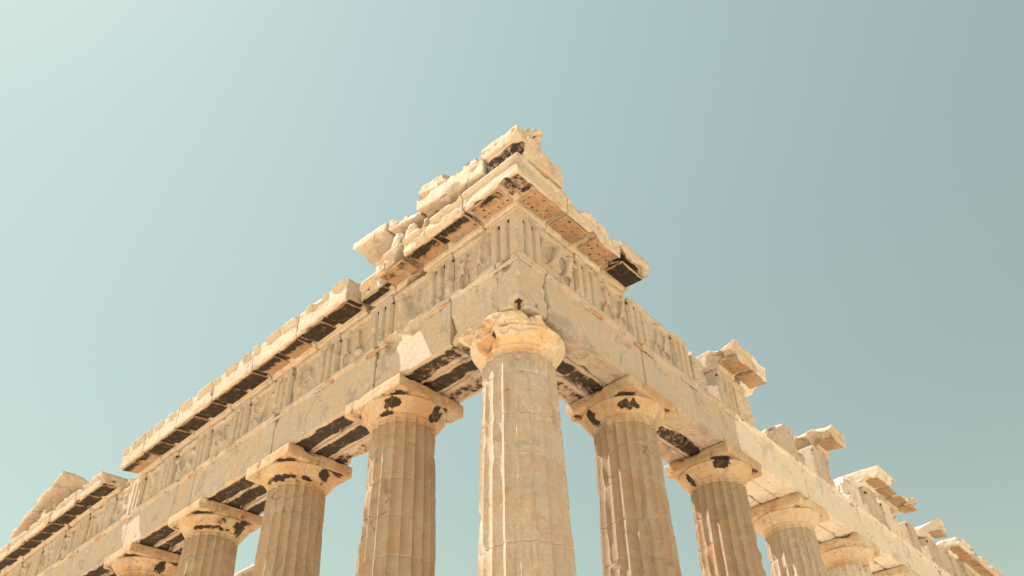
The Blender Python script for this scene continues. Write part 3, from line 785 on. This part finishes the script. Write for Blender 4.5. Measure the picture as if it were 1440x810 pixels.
rake_block(0.19, 4.66, -.55, .05, ZG, ZG+0.21, 'low wall stone behind the carved fragments on the left cornice', zt2=ZG+0.86, mat=M_OLD, vox=.05)
rake_block(0.28, 2.54, -.5, .72, ZG+0.11, ZG+0.57, 'near sloping slab of the broken gable over the left cornice', zb2=ZG+0.57, zt2=ZG+1.01, vox=.025)
rake_block(2.54, 3.77, -.5, .62, ZG+0.57, ZG+0.92, 'middle sloping slab of the broken gable over the left cornice', zb2=ZG+0.84, zt2=ZG+1.14, vox=.025)
rake_block(3.78, 5.16, -.5, .66, ZG+0.86, ZG+1.19, 'end slab of the broken gable jutting over the gap, warm yellow below', zb2=ZG+1.06, zt2=ZG+1.36, vox=.035, chips=5)
rake_block(0.3, 0.98, -.3, .70, ZG+0.61, ZG+0.92, 'upper gable block next to the lion head stone', zb2=ZG+0.73, zt2=ZG+1.09, vox=.025)
rake_block(0.99, 1.82, -.3, .68, ZG+0.73, ZG+1.12, 'upper gable block in the middle of the three, notched on top', zb2=ZG+0.89, zt2=ZG+1.28, vox=.025)
rake_block(1.83, 2.56, -.3, .66, ZG+0.89, ZG+1.32, 'upper gable block at the end of the three, rounded on its outer corner', zb2=ZG+1.03, zt2=ZG+1.44, vox=.032)

# corner stone with the lion head spout
t = thing('gutter_cornerstone', (0, -.2, ZG), 'topmost corner stone with a worn lion head spout on its right side', 'stone block')
og = tuple(t.location)
bm = bmesh.new()
idm = lambda o, s_, z: (o, s_, z)
add_hex(bm, idm, [(-.66, -.76, ZG+0.03), (.80, -.76, ZG+0.03), (.80, .25, ZG+0.03), (-.66, .25, ZG+0.03), (-.70, -.80, ZG+0.66), (.78, -.80, ZG+0.61), (.78, .25, ZG+0.66), (-.70, .25, ZG+0.72)])
add_hex(bm, idm, [(-.76, -.80, ZG+0.39), (-.5, -.80, ZG+0.39), (-.5, .28, ZG+0.43), (-.76, .28, ZG+0.43), (-.79, -.82, ZG+0.72), (-.5, -.82, ZG+0.72), (-.5, .28, ZG+0.78), (-.79, .28, ZG+0.78)])
stone('block', bm, M_CORN, t, og, vox=.026, chips=8, chip=.05, wear=.3, rough=.01, lump=.006, facet=.015, cuts=(((.80, -.8, ZG+0.38), (1, -.2, .55), .05), ((.86, -.8, ZG+0.1), (1, 0, -.4), .03)),
      crust_or_shade=lambda P, N: .65*sstep(-.45, -.55, P[:, 0])*sstep(ZG+0.41, ZG+0.36, P[:, 2]))  # recess under the top fascia: its shade painted on the stone
bm = bmesh.new()
lx, ly, lz = -.32, -.86, ZG+0.61
add_ell(bm, (lx, ly+.10, lz), (.24, .17, .23))                                     # mane
for k in range(9):
    a = -.7+k*.56
    add_ell(bm, (lx+.19*math.cos(a), ly+.05, lz+.02+.18*math.sin(a)), (.075, .09, .075))
add_ell(bm, (lx, ly-.04, lz+.05), (.16, .15, .13))                                  # brow and face
add_ell(bm, (lx, ly-.15, lz+.02), (.10, .11, .06))                                  # upper muzzle
add_ell(bm, (lx, ly-.20, lz+.05), (.05, .05, .04))                                  # nose
for d in (-1, 1):
    add_ell(bm, (lx+d*.085, ly-.12, lz+.10), (.045, .05, .035)); add_ell(bm, (lx+d*.15, ly+.04, lz+.18), (.045, .04, .055))
add_ell(bm, (lx, ly-.11, lz-.14), (.085, .10, .04))                                 # lower jaw
add_ell(bm, (lx, ly+.02, lz-.13), (.12, .10, .07))
stone('lion_head', bm, M_OLD, t, og, vox=.016, chips=2, chip=.02, wear=.25, rough=.006, lump=.004,
      crust_or_shade=lambda P, N: .9*sstep(.10, .05, np.hypot(P[:, 0]-lx, (P[:, 2]-lz+.07)*1.6))*sstep(ly-.16, ly-.05, P[:, 1]))  # open mouth darkened, shade of the cavity put into the colour

def fragment(name, parts, label, vox=.022, mat=None):
    bm = bmesh.new(); parts = [tuple((q[0], q[1]-.2, q[2]) if isinstance(q, tuple) and i == 1 or (i == 2 and p[0] == 'c') else q for i, q in enumerate(p)) for p in parts]; c = parts[0][1]
    for p in parts:
        if p[0] == 'e': add_ell(bm, p[1], p[2])
        else: add_cone(bm, p[1], p[2], p[3], p[4])
    o = stone(name, bm, mat or M_NEW, None, c, vox=vox, chips=6, chip=.05, wear=.15, rough=.010, lump=.006, facet=.02)
    return tag(o, label, 'carved fragment', 'carved fragments lying on the left cornice')
z0 = ZG-.02
fragment('horse_head_fragment', [('c', (-.50, 3.66, z0-.05), (-.56, 3.52, z0+.34), .17, .13), ('c', (-.56, 3.54, z0+.34), (-.68, 3.42, z0+.12), .12, .07), ('e', (-.55, 3.5, z0+.40), (.12, .13, .10)), ('e', (-.54, 3.58, z0+.50), (.04, .04, .07)), ('e', (-.70, 3.40, z0+.09), (.07, .08, .08))],
         'pale carved horse head fragment drooping over the left cornice edge')
fragment('carved_fragment', [('c', (-.46, 3.28, z0-.05), (-.48, 3.18, z0+.42), .15, .11), ('e', (-.5, 3.06, z0+.40), (.13, .16, .12)), ('c', (-.5, 3.02, z0+.42), (-.5, 2.86, z0+.02), .10, .08), ('e', (-.46, 3.2, z0+.1), (.16, .2, .14))],
         'pale arched marble fragment behind the carved horse head on the left cornice')
fragment('carved_fragment', [('c', (-.42, 2.74, z0-.03), (-.44, 2.62, z0+.40), .12, .09), ('e', (-.44, 2.62, z0+.38), (.10, .10, .09))], 'smallest upright marble stub of the carved fragments, beside a dark slot', mat=M_CORN)
bm = bmesh.new()
add_ell(bm, (-.35, 4.45, ZG+1.32), (.25, .34, .16)); add_ell(bm, (-.35, 4.25, ZG+1.41), (.17, .16, .20))
o = stone('rounded_boulder', bm, M_CORN, None, (-.35, 4.4, ZG+1.28), vox=.03, chips=5, chip=.06, wear=.4, rough=.015, lump=.02)
tag(o, 'rounded lump of stone lying on the end slab of the broken gable', 'boulder')

# far end of the gable
rake_block(23.77, 26.23, -.45, .62, ZG+1.69, ZG+1.9, 'upper slab of the far gable end, a broad pale underside showing', vox=.05, zb2=ZG+1.01, zt2=ZG+1.33, mat=M_CORN)
rake_block(26.24, 28.18, -.45, .62, ZG+0.99, ZG+1.32, 'lower slab of the far gable end, sloping down to the left corner', vox=.055, zb2=ZG+0.39, zt2=ZG+0.75, mat=M_CORN)
rake_block(22.89, 23.38, -.1, .42, ZG, ZG+0.69, 'small upright prop stone below the far gable slab', vox=.045, mat=M_CORN)
rake_block(24.65, 25.22, -.1, .5, ZG, ZG+0.86, 'pointed stone in the dark slot of the far gable', vox=.045, mat=M_CORN, zt2=ZG+0.56)
rake_block(24.12, 28.0, -.7, -.25, ZG, ZG+1.66, 'wall stone closing the far gable end behind its slabs', vox=.07, zt2=ZG+0.47, mat=M_OLD, name='gable_wall_stone')
rake_block(20.23, 20.76, -.1, .5, ZG, ZG+0.33, 'small stone on the near end of the far cornice run', vox=.05, mat=M_CORN)

# wall of the inner chamber, glimpsed between the far columns
bm = bmesh.new()
add_box(bm, idm, 6.0, 7.1, 17.2, 26, 0, 11.95); add_box(bm, idm, 5.9, 7.2, 17.1, 26.1, 11.95, 12.35)
o = stone('inner_wall', bm, M_CORN, None, (6.5, 21, 0), vox=.12, chips=10, chip=.2, wear=.3, rough=.01, lump=.01)
o['kind'] = 'thing'
tag(o, 'pale inner wall glimpsed through the gap between two left facade columns', 'wall')

bpy.data.objects.remove(TMP)
